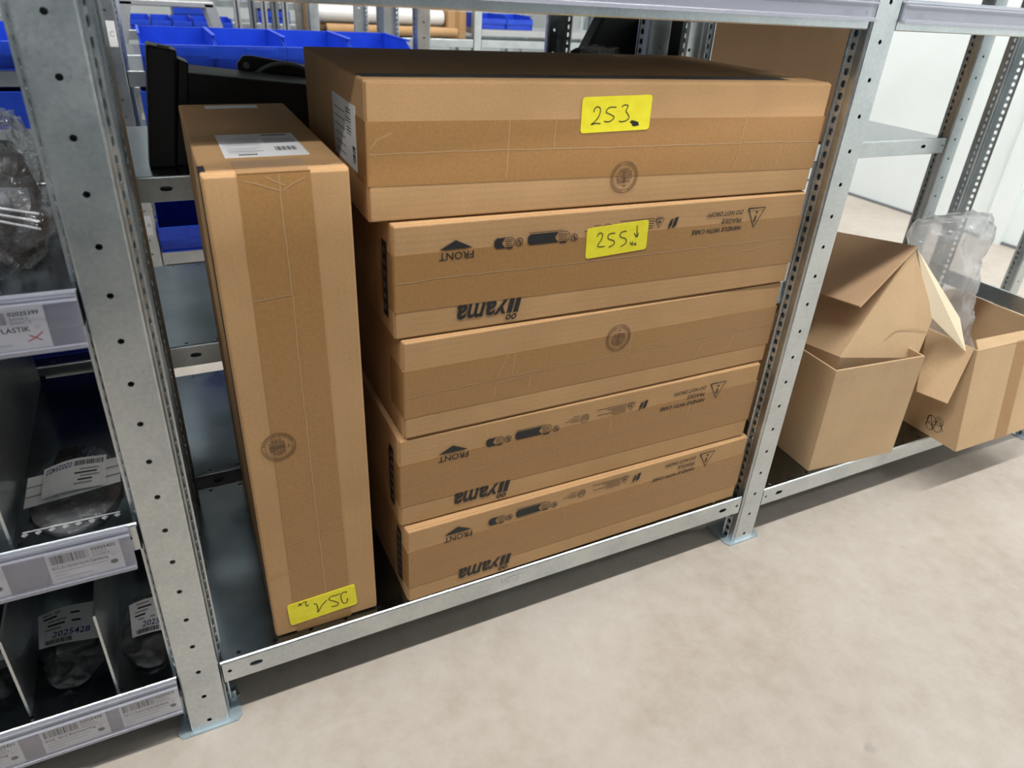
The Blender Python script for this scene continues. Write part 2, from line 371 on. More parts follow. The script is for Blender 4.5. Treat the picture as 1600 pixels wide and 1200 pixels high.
# ------------------------------------------------------------------ shelving racks
PH = 1.95
def post_mesh(closed=True):
    mb = MB()
    n = int(PH/0.05)
    fh = [(0.018+0.05*k, 0.0225, 0.0033, 0.0033) for k in range(n)]
    mb.plate((-0.0225, 0, 0.002), (0, 0, 1), (1, 0, 0), PH, 0.045, [(u-0.002, v, a, b) for u, v, a, b in fh])
    for s in (-1, 1):
        z0, z1 = 0.002, PH+0.002
        pr = [(0.0225, 0.0), (0.0243, 0.0007), (0.0253, 0.003), (0.0262, 0.0135)]
        pr2 = [(0.0292, 0.0235), (0.0300, 0.0245), (0.0325, 0.0245), (0.0325, 0.0265), (0.0280, 0.0300), (0.0170, 0.0305)]
        if not closed: pr2 = pr2[:4]+[(0.0285, 0.0285)]
        for chain in (pr, pr2):
            for (xa, ya), (xb, yb) in zip(chain, chain[1:]):
                mb.poly([(s*xa, ya, z0), (s*xb, yb, z0), (s*xb, yb, z1), (s*xa, ya, z1)])
        sl = [((k+0.5)/60.0, 0.0052, 0.0050, 0.0038) for k in range(int(PH*60)-1)]
        mb.plate((s*0.0262, 0.0135, z0), (0, 0, 1), (s*0.0030, 0.0100, 0), PH, 0.0104, sl)
        if closed: mb.box(min(s*0.0232, s*0.0240), max(s*0.0232, s*0.0240), 0.0125, 0.0245, z0, z1)
    if closed: mb.box(-0.0172, 0.0172, 0.0300, 0.0308, 0.002, PH+0.002)
    return mb.mesh('post')
POST = post_mesh(); POSTO = post_mesh(False)
def foot_mesh():
    mb = MB()
    mb.prism([(-0.030, -0.006), (0.036, -0.006), (0.042, 0.002), (0.042, 0.06), (-0.042, 0.06), (-0.042, 0.002), (-0.036, -0.006)], 'z', 0.0, 0.0035)
    mb.box(-0.021, 0.021, 0.003, 0.032, 0.0035, 0.012)
    return mb.mesh('foot_plate')
FOOT = foot_mesh()
def bolt_mesh():
    mb = MB(); mb.tube([(0, 0, 0), (0, 0, 0.022)], 0.004, 8); mb.tube([(0, 0, 0.006), (0, 0, 0.011)], 0.008, 6); return mb.mesh('foot_bolt')
BOLT = bolt_mesh()
FY = lambda y: (lambda u, v: (u, y, v))
def stamp_mesh():
    mb = MB(); F = lambda u, v: (v, -0.0003, u)
    mb.text('META', -0.016, 0.016, -0.0035, 0.0035, lambda u, v: (-v*1.0, -0.0003, u))
    return mb.mesh('stamp')
STAMP = stamp_mesh()
STAMPM = mat('stamped_steel', (0.66, 0.68, 0.68), 0.45, 0.35)

def post(root, x, y, back=False, stamps=(), bolts=True):
    p = place(link('post', POSTO if back else POST, GALV), root, (x, y, 0), math.pi if back else 0)
    place(link('foot_plate', FOOT, ZINC), p)
    if bolts:
        place(link('foot_bolt', BOLT, GALV), p, (0.036, 0.03, 0.0035))
    for zz in stamps: place(link('stamp', STAMP, STAMPM), p, (0, 0, zz))
    return p

def deck(root, x0, x1, y0, y1, z, lip=0.038, holes=True, slot=0.045):
    mb = MB(); L = x1-x0
    lh = [(0.010, lip/2, 0.003, 0.003), (slot, lip/2, 0.009, 0.0042), (L-slot, lip/2, 0.009, 0.0042), (L-0.010, lip/2, 0.003, 0.003)] if holes else []
    for yy, sg in ((y0, 1), (y1, -1)):
        mb.plate((x0, yy, z-lip), (1, 0, 0), (0, 0, 1), L, lip-0.003, lh)
        mb.poly([(x0, yy, z-0.003), (x1, yy, z-0.003), (x1, yy+sg*0.001, z-0.001), (x0, yy+sg*0.001, z-0.001)])
        mb.poly([(x0, yy+sg*0.001, z-0.001), (x1, yy+sg*0.001, z-0.001), (x1, yy+sg*0.003, z), (x0, yy+sg*0.003, z)])
        mb.poly([(x0, yy, z-lip), (x1, yy, z-lip), (x1, yy+sg*0.002, z-lip-0.0015), (x0, yy+sg*0.002, z-lip-0.0015)])
        mb.box(x0, x1, min(yy+sg*0.015, yy+sg*0.016), max(yy+sg*0.015, yy+sg*0.016), z-lip-0.001, z-0.002)
        mb.box(x0, x1, min(yy+sg*0.002, yy+sg*0.016), max(yy+sg*0.002, yy+sg*0.016), z-lip-0.0015, z-lip-0.0005)
        hs = [(0.025+0.05*k, 0.008, 0.0032, 0.0032) for k in range(int((L-0.02)/0.05))] if holes else []
        mb.plate((x0, yy+0.003 if sg > 0 else yy-0.03, z), (1, 0, 0), (0, 1, 0), L, 0.027, [(u, v if sg > 0 else 0.019, a, b) for u, v, a, b in hs])
    mb.box(x0, x1, y0+0.03, y1-0.03, z-0.0012, z)
    mb.box(x0, x0+0.0012, y0, y1, z-lip, z-0.001); mb.box(x1-0.0012, x1, y0, y1, z-lip, z-0.001)
    mb.box(x0+0.1, x1-0.1, (y0+y1)/2-0.02, (y0+y1)/2+0.02, z-0.02, z-0.0013)
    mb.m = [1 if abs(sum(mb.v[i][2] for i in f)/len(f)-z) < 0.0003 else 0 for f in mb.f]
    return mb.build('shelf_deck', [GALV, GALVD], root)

def bays(root, xs, y0, y1, levels, skip=(), holes=True):
    for i in range(len(xs)-1):
        for z in levels:
            if (i, z) in skip: continue
            deck(root, xs[i]+0.0275, xs[i+1]-0.0275, y0+0.002, y1-0.002, z, holes=holes)

ZB, Z2, Z3, Z4 = 0.116, 0.385, 0.677, 0.972
rack1 = thing('shelving_rack', 'galvanised steel shelving rack in the foreground holding the flat monitor cartons', 'shelving rack')
for i in (-1, 0, 1, 2):
    post(rack1, i*W, 0.0, stamps=(0.243, 0.543, 0.843) if i == 0 else ())
    post(rack1, i*W, 0.408, back=True)
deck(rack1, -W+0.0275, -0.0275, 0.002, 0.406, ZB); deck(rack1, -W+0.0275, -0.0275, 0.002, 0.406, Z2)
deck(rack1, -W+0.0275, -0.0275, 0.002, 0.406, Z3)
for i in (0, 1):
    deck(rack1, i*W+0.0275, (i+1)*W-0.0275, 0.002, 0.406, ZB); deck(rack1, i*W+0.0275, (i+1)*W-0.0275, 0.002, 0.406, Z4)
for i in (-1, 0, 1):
    for zz in (1.34, 1.70): deck(rack1, i*W+0.0275, (i+1)*W-0.0275, 0.002, 0.406, zz, holes=False)  # unseen upper decks, added to block light coming from the rear
mb = MB(); mb.text('META', 0.455, 0.490, ZB-0.026, ZB-0.012, FY(0.0014)); mb.build('stamp', STAMPM, rack1)
MB().box(2*W-0.004, 2*W+0.004, 0.042, 0.366, 0.290, 0.330).build('cross_brace', GALV, rack1)

# plastic label holders clipped on the lips
def holder(root, x0, x1, z, y=-0.001, h=0.055, name='label_holder'):
    mb = MB()
    mb.box(x0, x1, y-0.0035, y-0.0005, z-h, z-0.004)              # back strip
    mb.box(x0, x1, y-0.0042, y+0.004, z-0.004, z+0.0012)           # top clip
    mb.box(x0, x1, y-0.0085, y-0.0042, z-0.0075, z-0.005)          # upper rail
    mb.box(x0, x1, y-0.009, y-0.004, z-h-0.002, z-h+0.003)         # lower rail
    return mb.build(name, HOLDER, root, bevel=0.0008)

def price_label(hd, x0, x1, z0, z1, y, num, sub, title, lines, mark='green'):
    """small printed shelf label; one mesh with paper and print slots"""
    mb = MB(); w, h = x1-x0, z1-z0
    mb.box(x0, x1, y-0.0002, y, z0, z1, 0)
    F = lambda u, v: (x0+u*w, y-0.0004, z0+v*h)
    rnd = random.Random(num); u = 0.05
    while u < 0.56:
        ww = rnd.choice((0.006, 0.009, 0.014, 0.02)); mb.rect2(u, u+ww, 0.62, 0.90, F, 2 if rnd.random() < .55 else 1); u += ww+rnd.choice((0.005, 0.008, 0.012))
    mb.text(num, 0.60, 0.94, 0.80, 0.90, F, 1, bold=0.02)
    mb.text(sub[0], 0.60, 0.80, 0.70, 0.77, F, 2); mb.text(sub[1], 0.60, 0.84, 0.60, 0.67, F, 2)
    mb.text(title, 0.05, 0.80, 0.42, 0.54, F, 1, bold=0.01)
    mb.rect2(0.04, 0.96, 0.565, 0.572, F, 3)
    for k, (a, b) in enumerate(lines): mb.rect2(a, b, 0.34-0.11*k, 0.37-0.11*k, F, 3)
    mb.text('BT', 0.86, 0.92, 0.46, 0.54, F, 3)
    if mark == 'green':
        mb.poly([F(0.87+0.055*math.cos(t*math.pi/6), 0.28+0.075*math.sin(t*math.pi/6)) for t in range(12)], 5)
    else:
        mb.ribbon([(0.74, 0.18), (0.84, 0.26), (0.93, 0.38)], 0.02, F, 4); mb.ribbon([(0.77, 0.32), (0.84, 0.25), (0.90, 0.17)], 0.02, F, 4)
    return mb.build('price_label', [WHITE, INK, GREYP, GREYL, RED, GREEN], hd)

h1 = holder(rack1, -W+0.03, -0.0275, Z3); h2 = holder(rack1, -W+0.03, -0.036, Z2); h3 = holder(rack1, -W+0.03, -0.0275, ZB)
price_label(h1, -0.129, -0.0565, Z3-0.052, Z3-0.0085, -0.0050, '02025399', ('S001', '300C5'), 'Fa MURRPLASTIK', [(0.05, 0.45), (0.05, 0.38), (0.05, 0.56)], 'red')
price_label(h2, -0.1200, -0.0475, Z2-0.052, Z2-0.0085, -0.0050, '02025422', ('S001', '300B5'), 'KS-Z, 25-2 Kammerring mit Zugentlastung', [(0.05, 0.80), (0.05, 0.22), (0.05, 0.55)])
price_label(h2, -0.231, -0.159, Z2-0.052, Z2-0.0085, -0.0050, '02025421', ('S001', '300B4'), 'KS-Z, 20-2 Kammerring', [(0.05, 0.7), (0.05, 0.3), (0.05, 0.5)])
price_label(h3, -0.2800, -0.2075, ZB-0.052, ZB-0.0085, -0.0050, '02025421', ('S001', '300A4'), 'KEL 16 Kammerring', [(0.05, 0.7), (0.05, 0.6), (0.05, 0.3)])
price_label(h3, -0.1855, -0.1130, ZB-0.052, ZB-0.0085, -0.0050, '02025428', ('S001', '300A5'), 'KSZ, 20-2 Kammerring', [(0.05, 0.72), (0.05, 0.66), (0.05, 0.30)])
price_label(h3, -0.0980, -0.0285, ZB-0.052, ZB-0.0085, -0.0050, '02025418', ('S001', '300A6'), 'KSZ, 25-1 Kammerring mit Zugentlastung', [(0.05, 0.82), (0.05, 0.62), (0.05, 0.2)])
for x0, x1 in ((0.028, W-0.028), (W+0.028, 2*W-0.028)):
    holder(rack1, x0, x1, Z4, h=0.027)
# clear front covers of the label holders
for hd, z in ((h1, Z3), (h2, Z2), (h3, ZB)):
    MB().box(-W+0.03, -0.036 if hd is h2 else -0.028, -0.0082, -0.0077, z-0.053, z-0.009).build('clear_cover', CLEAR, hd)

# bay dividers (steel sheets standing on the decks of the left bay)
def divider(x, z, y0=0.016, h=0.135):
    t = tag(MB().prism([(y0, z), (y0-0.001, z+h), (0.39, z+h), (0.39, z)], 'x', x-0.0015, x+0.0015).build('divider', GALV, rack1))
    return t
for x in (-0.097, -0.193, -0.29, -0.40): divider(x, ZB)
for x in (-0.150, -0.26): divider(x, Z2)

# second rack, back to back with the first
rack2 = thing('shelving_rack', 'galvanised shelving rack standing back to back behind the monitor cartons', 'shelving rack', (-0.045, 0.445, 0))
for i in (-1, 0, 1, 2):
    post(rack2, i*W, 0.0, bolts=False); post(rack2, i*W, 0.408, back=True, bolts=False)
for i in (-1, 0, 1):
    for z in (ZB, Z2, 0.672, 1.06, 1.34, 1.70):  # levels above the lower three are unseen, added to block rear light
        if i == 1 and z == Z2: continue
        deck(rack2, i*W+0.0275, (i+1)*W-0.0275, 0.002, 0.406, z, slot=0.0865)
# third rack across the next aisle (double sided), fourth rack beyond it
def far_rack(label, y, xs, z_lv, double):
    r = thing('shelving_rack', label, 'shelving rack', (0, y, 0))
    ys = [(0.0, 0.408)] + ([(0.445, 0.853)] if double else [])
    for (a, b) in ys:
        for x in xs: post(r, x, a, bolts=False); post(r, x, b, back=True, bolts=False)
        for i in range(len(xs)-1):
            for z in z_lv: deck(r, xs[i]+0.0275, xs[i+1]-0.0275, a+0.002, b-0.002, z, lip=0.045, holes=False)
    return r
ZC = 0.652
rack3 = far_rack('double sided galvanised rack of blue bins across the aisle behind', 1.85, [-W, 0.0, 0.98, 1.97], (0.07, 0.36, ZC), True)
rack4 = far_rack('farthest galvanised rack holding white film rolls and brown tubes', 3.65, [-W, 0.0, 0.98, 1.97, 2.96], (0.10, 0.36, 0.632), False)
rack5 = far_rack('dim galvanised rack at the very back seen between the upright bars', 4.95, [-W, 0.0, 0.98, 1.97, 2.96], (0.30, 0.60, 0.74), False)
rack0 = thing('shelving_rack', 'tall unseen shelving rack behind the photographer, added to shade the lower cartons', 'shelving rack', (0, -1.62, 0))  # out of view; added so it cuts the high lamp off the lower cartons
for i in range(-4, 3):
    post(rack0, i*W, 0.0, bolts=False); post(rack0, i*W, 0.408, back=True, bolts=False)
    if i < 2:
        for z in (ZB, 0.62, 1.12, 1.60): deck(rack0, i*W+0.0275, (i+1)*W-0.0275, 0.002, 0.406, z, holes=False)
        MB().box(i*W+0.03, (i+1)*W-0.03, 0.05, 0.06, ZB, 1.93).build('bounce_panel', BOUNCE, rack0)  # added sheet that bounces fill light back to the carton fronts
        MB().box(i*W+0.03, (i+1)*W-0.03, 0.02, 0.405, 1.93, 2.105).build('shade_panel', GREYM, rack0)  # added block whose top edge sets where the shade begins on the cartons
def sign(root, x0, x1, z0, z1, y, ch):
    mb = MB(); mb.box(x0, x1, y-0.0012, y, z0, z1, 0)
    F = lambda u, v: (u, y-0.0015, v)
    mb.text(ch, x0+0.005, x0+0.017, z0+0.028, z0+0.043, F, 1)
    return mb.build('letter_tag', [WHITE, GREYP], root)
sign(rack3, -0.004, 0.019, 0.719, 0.790, -0.001, 'C'); sign(rack3, -0.005, 0.015, 0.135, 0.201, -0.001, 'A')
lone = thing('steel_post', 'lone galvanised perforated post standing beside the white wall at right', 'post', (2.46, 0.41, 0))
place(link('profile', POST, GALV), lone); place(link('foot_plate', FOOT, ZINC), lone)

# ------------------------------------------------------------------ cartons
def carton(name, label, loc, w, h, d, rot=(0, 0, 0), vertical=False, tape=None, m=None, group='flat monitor cartons', side_tape=True, seamv=None):
    m = m or CARD
    t = thing(name, label, 'box', loc, rot, group)
    MB().box(0, w, 0.004, d, 0, h).build('body', m, t, bevel=0.0022)
    e, g = 0.0014, 0.0009
    if vertical:
        sm = seamv if seamv else w/2
        MB().box(e, sm-g, 0, 0.006, e, h-e).build('flap', m, t, bevel=0.0018); MB().box(sm+g, w-e, 0, 0.006, e, h-e).build('flap', m, t, bevel=0.0018)
    else:
        sm = seamv if seamv else h/2
        MB().box(e, w-e, 0, 0.006, sm+g, h-e).build('flap', m, t, bevel=0.0018); MB().box(e, w-e, 0, 0.006, e, sm-g).build('flap', m, t, bevel=0.0018)
    if tape:
        a0, a1, b0, b1 = tape             # band (low, high) at start and (low, high) at end
        mb = MB(); th = 0.0005; yw = 0.055
        if vertical:
            F = lambda x, y, z: (x, y, z)
            mb.hexa([(a0, -th, 0), (a1, -th, 0), (a1, 0.003, 0), (a0, 0.003, 0)], [(b0, -th, h), (b1, -th, h), (b1, 0.003, h), (b0, 0.003, h)])
            mb.box(b0, b1, -th, yw, h-0.001, h+th); mb.box(a0, a1, -th, yw, -th*0.2, 0.001)
        else:
            mb.hexa([(0, -th, a0), (w, -th, b0), (w, 0.003, b0), (0, 0.003, a0)], [(0, -th, a1), (w, -th, b1), (w, 0.003, b1), (0, 0.003, a1)])
            mb.box(-th, 0.001, -th, yw, a0, a1); mb.box(w-0.001, w+th, -th, yw, b0, b1)
        tp = mb.build('tape', TAPE, t)
        return t, tp
    return t, None

def FB(y=-0.0009): return lambda u, v: (u, y, v)
def creases(tp, lines, w=0.0010):
    mb = MB()
    for l in lines:
        pts = []
        for i in range(len(l)-1):
            (xa, ya), (xb, yb) = l[i], l[i+1]; k = max(2, int(math.hypot(xb-xa, yb-ya)/0.012))
            for q in range(k):
                tt = q/k; pts.append((xa+(xb-xa)*tt+random.uniform(-.0006, .0006), ya+(yb-ya)*tt+random.uniform(-.0006, .0006)))
        pts.append(l[-1]); mb.ribbon(pts, w, FB(-0.0008), 0, smooth=False)
    return mb.build('tape_crease', TAPEC, tp)

def emblem(t, cx, cz, r, ang=0.0):
    mb = MB(); ca, sa = math.cos(ang), math.sin(ang)
    F = lambda u, v: (cx+ca*u-sa*v, -0.0011, cz+sa*u+ca*v)
    mb.ring2(0, 0, r*0.95, r, F, seg=40); mb.ring2(0, 0, r*0.78, r*0.81, F, seg=40)
    rnd = random.Random(3)
    for k in range(30):                      # lettering round the rim
        if k in (7, 8, 22, 23): continue
        a = 2*math.pi*k/30; a2 = a+2*math.pi/30*0.62
        mb.poly([F(q*math.cos(b), q*math.sin(b)) for q, b in ((r*.84, a), (r*.92, a), (r*.92, a2), (r*.84, a2))])
    rows = [(0.46, 0.34), (0.28, 0.52), (0.08, 0.58), (-0.12, 0.56), (-0.30, 0.48)]
    for v, hw in rows:
        u = -hw
        while u < hw:
            ww = rnd.uniform(0.06, 0.2); mb.rect2(r*u, r*min(u+ww, hw), r*(v-0.05), r*(v+0.06+rnd.uniform(0, .05)), F); u += ww+rnd.uniform(0.03, 0.09)
    mb.rect2(-r*.07, r*.07, -r*.36, r*.5, F); mb.rect2(-r*.12, r*.12, -r*.62, -r*.54, F)
    return tag(mb.build('stamp_print', INKB, t), 'round brown printed seal')

def sticker(t, cx, cz, w, h, ang, strokes, blot=None, flipname=''):
    mb = MB(); ca, sa = math.cos(ang), math.sin(ang)
    P = lambda u, v, y: (cx+ca*u-sa*v, y, cz+sa*u+ca*v)
    c = 0.004; pts = []
    for sx, sz, a0 in ((1, 1, 0), (-1, 1, 90), (-1, -1, 180), (1, -1, 270)):
        for k in range(4):
            a = math.radians(a0+30*k); pts.append((sx*(w/2-c)+c*math.cos(a), sz*(h/2-c)+c*math.sin(a)))
    n = len(mb.v); K = len(pts)
    mb.v += [P(u, v, -0.0013) for u, v in pts] + [P(u, v, -0.0004) for u, v in pts]
    mb.f.append(tuple(n+i for i in reversed(range(K)))); mb.m.append(0)
    for i in range(K): mb.f.append((n+i, n+(i+1) % K, n+K+(i+1) % K, n+K+i)); mb.m.append(0)
    F = lambda u, v: P((u-0.5)*w, (0.5-v)*h, -0.0016)          # u right, v down, 0..1
    G = lambda a, b: F(a/w, b/h)
    for l, ww in strokes: mb.ribbon([(a*w, b*h) for a, b in l], ww, G, 1)
    if blot: mb.poly([F(*p) for p in blot], 1)
    return tag(mb.build('sticker', [YEL, INK], t), 'yellow sticker with handwritten '+flipname)

def aff(pts, tl, tr, bl):
    ex = (tr[0]-tl[0], tr[1]-tl[1]); ey = (bl[0]-tl[0], bl[1]-tl[1]); det = ex[0]*ey[1]-ex[1]*ey[0]
    r = []
    for x, y in pts:
        dx, dy = x-tl[0], y-tl[1]; r.append(((dx*ey[1]-dy*ey[0])/det, (ex[0]*dy-ex[1]*dx)/det))
    return r

def printed_front(t):
    """upside-down FRONT arrow, icons, handling text and brand logo, as on the cartons lying on their heads"""
    F = FB(-0.0010)
    a = MB(); a.poly([F(.0570, .1135), F(.1016, .1135), F(.0786, .1250)]); a.text('FRONT', .0570, .1026, .1000, .1100, F, 0, bold=0.008, flip=True)
    a.build('front_mark', INK, t)
    b = MB()
    def pill(x0, x1, z0, z1, split):
        r = 0.0035
        pts = [(x0+r, z1), (x1-r, z1), (x1, z1-r), (x1, z0+r), (x1-r, z0), (x0+r, z0), (x0, z0+r), (x0, z1-r)]
        xs = x0+(x1-x0)*split
        b.poly([F(*p) for p in ((x0+r, z0), (xs+.003, z0), (xs-.002, (z0+z1)/2), (xs+.003, z1), (x0+r, z1), (x0, z1-r), (x0, z0+r))])
        b.ribbon([(xs, z1-.0004), (x1-r, z1-.0004), (x1-.0004, z1-r), (x1-.0004, z0+r), (x1-r, z0+.0004), (xs, z0+.0004)], 0.0009, F, smooth=False)
        for k in range(4): b.rect2(xs+.003, x1-.003, z0+.0028+.0026*k, z0+.0036+.0026*k, F)
    pill(.130, .158, .1080, .1220, .45); pill(.177, .238, .1088, .1232, .68)
    b.rect2(.178, .228, .1245, .1252, F); b.rect2(.148, .156, .1068, .1080, F); b.rect2(.224, .234, .1072, .1088, F)
    for cx, cz in ((.1650, .1145), (.2455, .1130)):
        b.ring2(cx, cz, .0046, .0056, F, seg=20); b.ribbon([(cx-.003, cz-.001), (cx, cz+.003), (cx+.001, cz-.003), (cx+.003, cz+.001)], .0012, F)
    # round foam/tree mark, tiny notes, recycling triangle, leaf
    b.ring2(.296, .120, .0070, .0078, F, seg=20)
    for k in range(3): b.ribbon([(.290, .1165+.003*k), (.296, .1185+.003*k), (.302, .1165+.003*k)], .0009, F)
    for k, (x0, x1) in enumerate(((.272, .286), (.260, .286), (.268, .286), (.274, .286))): b.rect2(x0, x1, .1165+.0032*k, .1173+.0032*k, F)
    for k, (x0, x1) in enumerate(((.345, .372), (.318, .372), (.343, .372), (.336, .372), (.316, .372))): b.rect2(x0, x1, .1150+.0034*k, .1160+.0034*k, F)
    for dx in (0,): b.ribbon([(.374, .1275), (.389, .1275), (.3815, .1150), (.374, .1275)], .0013, F, smooth=False)
    b.rect2(.3795, .3835, .1215, .1245, F); b.rect2(.376, .387, .1290, .1300, F)
    b.poly([F(*p) for p in ((.3985, .110), (.4035, .118), (.4045, .127), (.4005, .124), (.3985, .117))])
    b.poly([F(*p) for p in ((.4045, .1125), (.4110, .1150), (.4140, .1285), (.4075, .1270))])
    b.build('info_icons', INK, t)
    g = MB()
    g.text('DO NOT DROP!!', .465, .532, .1230, .1300, F, 0, bold=.012, shear=.2, flip=True)
    g.text('FRAGILE', .494, .532, .1110, .1180, F, 0, bold=.012, shear=.2, flip=True)
    g.text('HANDLE WITH CARE.', .441, .534, .0988, .1058, F, 0, bold=.012, shear=.2, flip=True)
    g.build('handling_text', INK, t)
    k = MB(); k.ribbon([(.5415, .1305), (.5745, .1305), (.5585, .1010), (.5415, .1305), (.5500, .1305)], .0021, F, smooth=False)
    k.ribbon([(.5572, .1095), (.5588, .1185)], .0030, F); k.ring2(.5594, .1240, 0, .0019, F, seg=10)
    k.build('warning_triangle', INK, t)
    # brand logo, rotated 180 degrees
    L = MB(); x1, z1, ww, hh = .1735, .0375, .0905, .0205
    def G(u, v):                               # upright logo space -> flipped on the box
        return F(x1-(u*ww+0.22*v*hh), z1-v*hh)
    for ch, u0, u1 in (('y', .205, .395), ('a', .385, .555), ('m', .570, .825), ('a', .835, 1.0)):
        L.text(ch, u0, u1, 0, 1, G, 0, bold=.022)
    for u0 in (.0, .105): L.rect2(u0, u0+.078, 0, 1, G)
    for u0 in (.045, .135): L.ring2(u0, 1.30, .10, .19, G, seg=18, sx=.23)
    tag(L.build('brand_logo', INK, t), 'black brand lettering reading iiyama, upside down')
    # black block print on the left end panel
    s = MB(); S = lambda y, z: (-0.0006, y, z)
    s.rect2(.026, .046, .020, .120, S, 0)
    for q in range(6): s.rect2(.030, .042, .028+.015*q, .036+.015*q, S, 1)
    s.build('end_panel_print', [INK, GREYP], t)

DB = 0.400
# bottom to top: loc(x, y, z), width, height
B5, t5 = carton('monitor_carton', 'bottom carton of the stack, resting on the steel shelf with logo print', (0.2970, 0.0045, ZB), 0.6525, 0.1405, DB, (0, 0, math.radians(.5)), tape=(.030, .102, .030, .104))
B4, t4 = carton('monitor_carton', 'fourth carton down in the stack, logo print, no seal and no sticker', (0.2920, 0.0175, ZB+0.1412), 0.6490, 0.1510, DB, (0, 0, math.radians(-.2)), tape=(.036, .110, .036, .116))
B3, t3 = carton('monitor_carton', 'middle carton of the stack with a round seal and no sticker', (0.3000, 0.0160, ZB+0.2930), 0.6480, 0.1470, DB, (0, 0, math.radians(.35)), tape=(.034, .106, .034, .104))
B2, t2 = carton('monitor_carton', 'carton second from top bearing the yellow 255 sticker', (0.2930, 0.0235, ZB+0.4408), 0.6550, 0.1485, DB, (0, 0, math.radians(-.6)), tape=(.038, .112, .034, .112))
B1, t1 = carton('monitor_carton', 'top carton of the stack bearing the yellow 253 sticker', (0.2700, 0.0360, ZB+0.5900), 0.6770, 0.1555, 0.355, (0, 0, math.radians(-1.4)), tape=(.043, .1135, .035, .110), seamv=.077)
for t in (B2, B4, B5): printed_front(t)
emblem(B1, .341, .0378, .0210, .1); emblem(B3, .331, .0985, .0215, math.pi)
creases(t1, [[(.003, .079), (.16, .079), (.30, .077), (.45, .0765), (.60, .076), (.674, .0745)], [(.170, .045), (.171, .112)], [(.232, .078), (.233, .111)], [(.525, .038), (.530, .110)], [(.555, .038), (.560, .055)], [(.602, .036), (.604, .072)], [(.004, .084), (.012, .095), (.03, .102)]])
creases(t2, [[(.002, .076), (.06, .078), (.20, .077), (.35, .077), (.50, .078), (.652, .078)], [(.48, .060), (.55, .064), (.62, .072)]])
creases(t3, [[(.004, .066), (.10, .068), (.25, .070), (.45, .071), (.64, .074)], [(.135, .072), (.150, .104)], [(.158, .072), (.160, .104)], [(.130, .040), (.134, .062), (.196, .066)], [(.186, .046), (.188, .066)], [(.355, .070), (.355, .104)], [(.49, .038), (.50, .060)], [(.555, .042), (.565, .064)]])
creases(t4, [[(.003, .064), (.08, .072), (.16, .076), (.30, .077), (.45, .076), (.64, .078)], [(.345, .078), (.345, .110)], [(.502, .078), (.506, .112)]])
creases(t5, [[(.012, .058), (.08, .068), (.22, .068), (.40, .068), (.64, .070)], [(.270, .070), (.268, .096)]])
st = lambda pts, w=.0013: (pts, w)
T3 = lambda pts: [((x-120)/1200, (y-115)/650) for x, y in pts]
sticker(B1, .3175, .1180, .1015, .0425, math.radians(1.6), [
    st(T3([(320, 390), (330, 330), (375, 295), (425, 330), (425, 420), (395, 500), (340, 570), (290, 615), (360, 595), (450, 605)])),
    st(T3([(700, 318), (575, 320), (530, 400), (600, 440), (672, 490), (650, 545), (580, 580), (505, 565)])),
    st(T3([(790, 325), (830, 285), (900, 295), (885, 350), (875, 405), (920, 470), (935, 530), (880, 580), (800, 590), (765, 570)]))],
    T3([(960, 615), (985, 570), (1030, 580), (1110, 610), (1130, 675), (1060, 690), (1010, 680), (1000, 640)]), '253')
A5 = lambda p: aff(p, (160, 240), (535, 178), (150, 425))
sticker(B2, .3145, .1045, .0985, .0425, math.radians(2.9), [
    st(A5([(218, 285), (232, 264), (250, 270), (244, 302), (222, 345), (265, 345)])), st(A5([(326, 262), (290, 270), (285, 298), (318, 310), (320, 332), (288, 352)])),
    st(A5([(396, 250), (364, 258), (358, 285), (392, 298), (394, 325), (362, 347)])), st(A5([(462, 215), (461, 285)])), st(A5([(445, 262), (461, 287), (472, 260)])),
    st(A5([(426, 317), (422, 330), (441, 330)])), st(A5([(438, 315), (433, 343)])), st(A5([(447, 325), (460, 338)])), st(A5([(460, 322), (446, 341)]))], None, '255 and a down arrow')
# white shipping label on the top carton's end, black print on its top
mb = MB(); S = lambda y, z: (-0.0007, y, z)
mb.box(-0.0006, 0.0, .045, .165, .048, .122, 0)
for q in range(7): mb.rect2(.050, .064, .056+.003*q, .0575+.003*q+.0006*(q % 3), S, 1)
for q in range(9): mb.rect2(.068, .092, .085+.0035*q, .0868+.0035*q, S, 1 if q % 3 else 2)
for q in range(6): mb.rect2(.100, .155, .056+.010*q, .058+.010*q, S, 2)
tag(mb.build('shipping_label', [WHITE, INK, GREYP], B1), 'white shipping label with barcodes')
MB().box(.004, .62, .026, .055, .1553, .1558).build('top_print', INK, B1)

# tall carton standing on end
T, tT = carton('monitor_carton', 'tall carton standing on end at left with the yellow 251 sticker', (0.1040, 0.0165, ZB), 0.1480, 0.6590, 0.425, (0, math.radians(-.55), math.radians(-.8)), vertical=True,
               tape=(.0290, .1080, .0340, .1060), m=CARDV, seamv=.0745)
emblem(T, .0385, .3245, .0205, math.radians(90))
creases(tT, [[(.0735, .006), (.0745, .10), (.0740, .25), (.0735, .40), (.0745, .52), (.0740, .657)], [(.0745, .192), (.108, .195)], [(.0745, .168), (.108, .172)], [(.030, .166), (.0735, .168)], [(.030, .120), (.0735, .124)], [(.004, .116), (.030, .119)],
             [(.040, .652), (.075, .640), (.100, .652)], [(.060, .656), (.080, .645)], [(.040, .006), (.052, .018), (.070, .010)], [(.034, .52), (.075, .523)]])
E5 = lambda p: aff(p, (80, 480), (1130, 125), (140, 770))
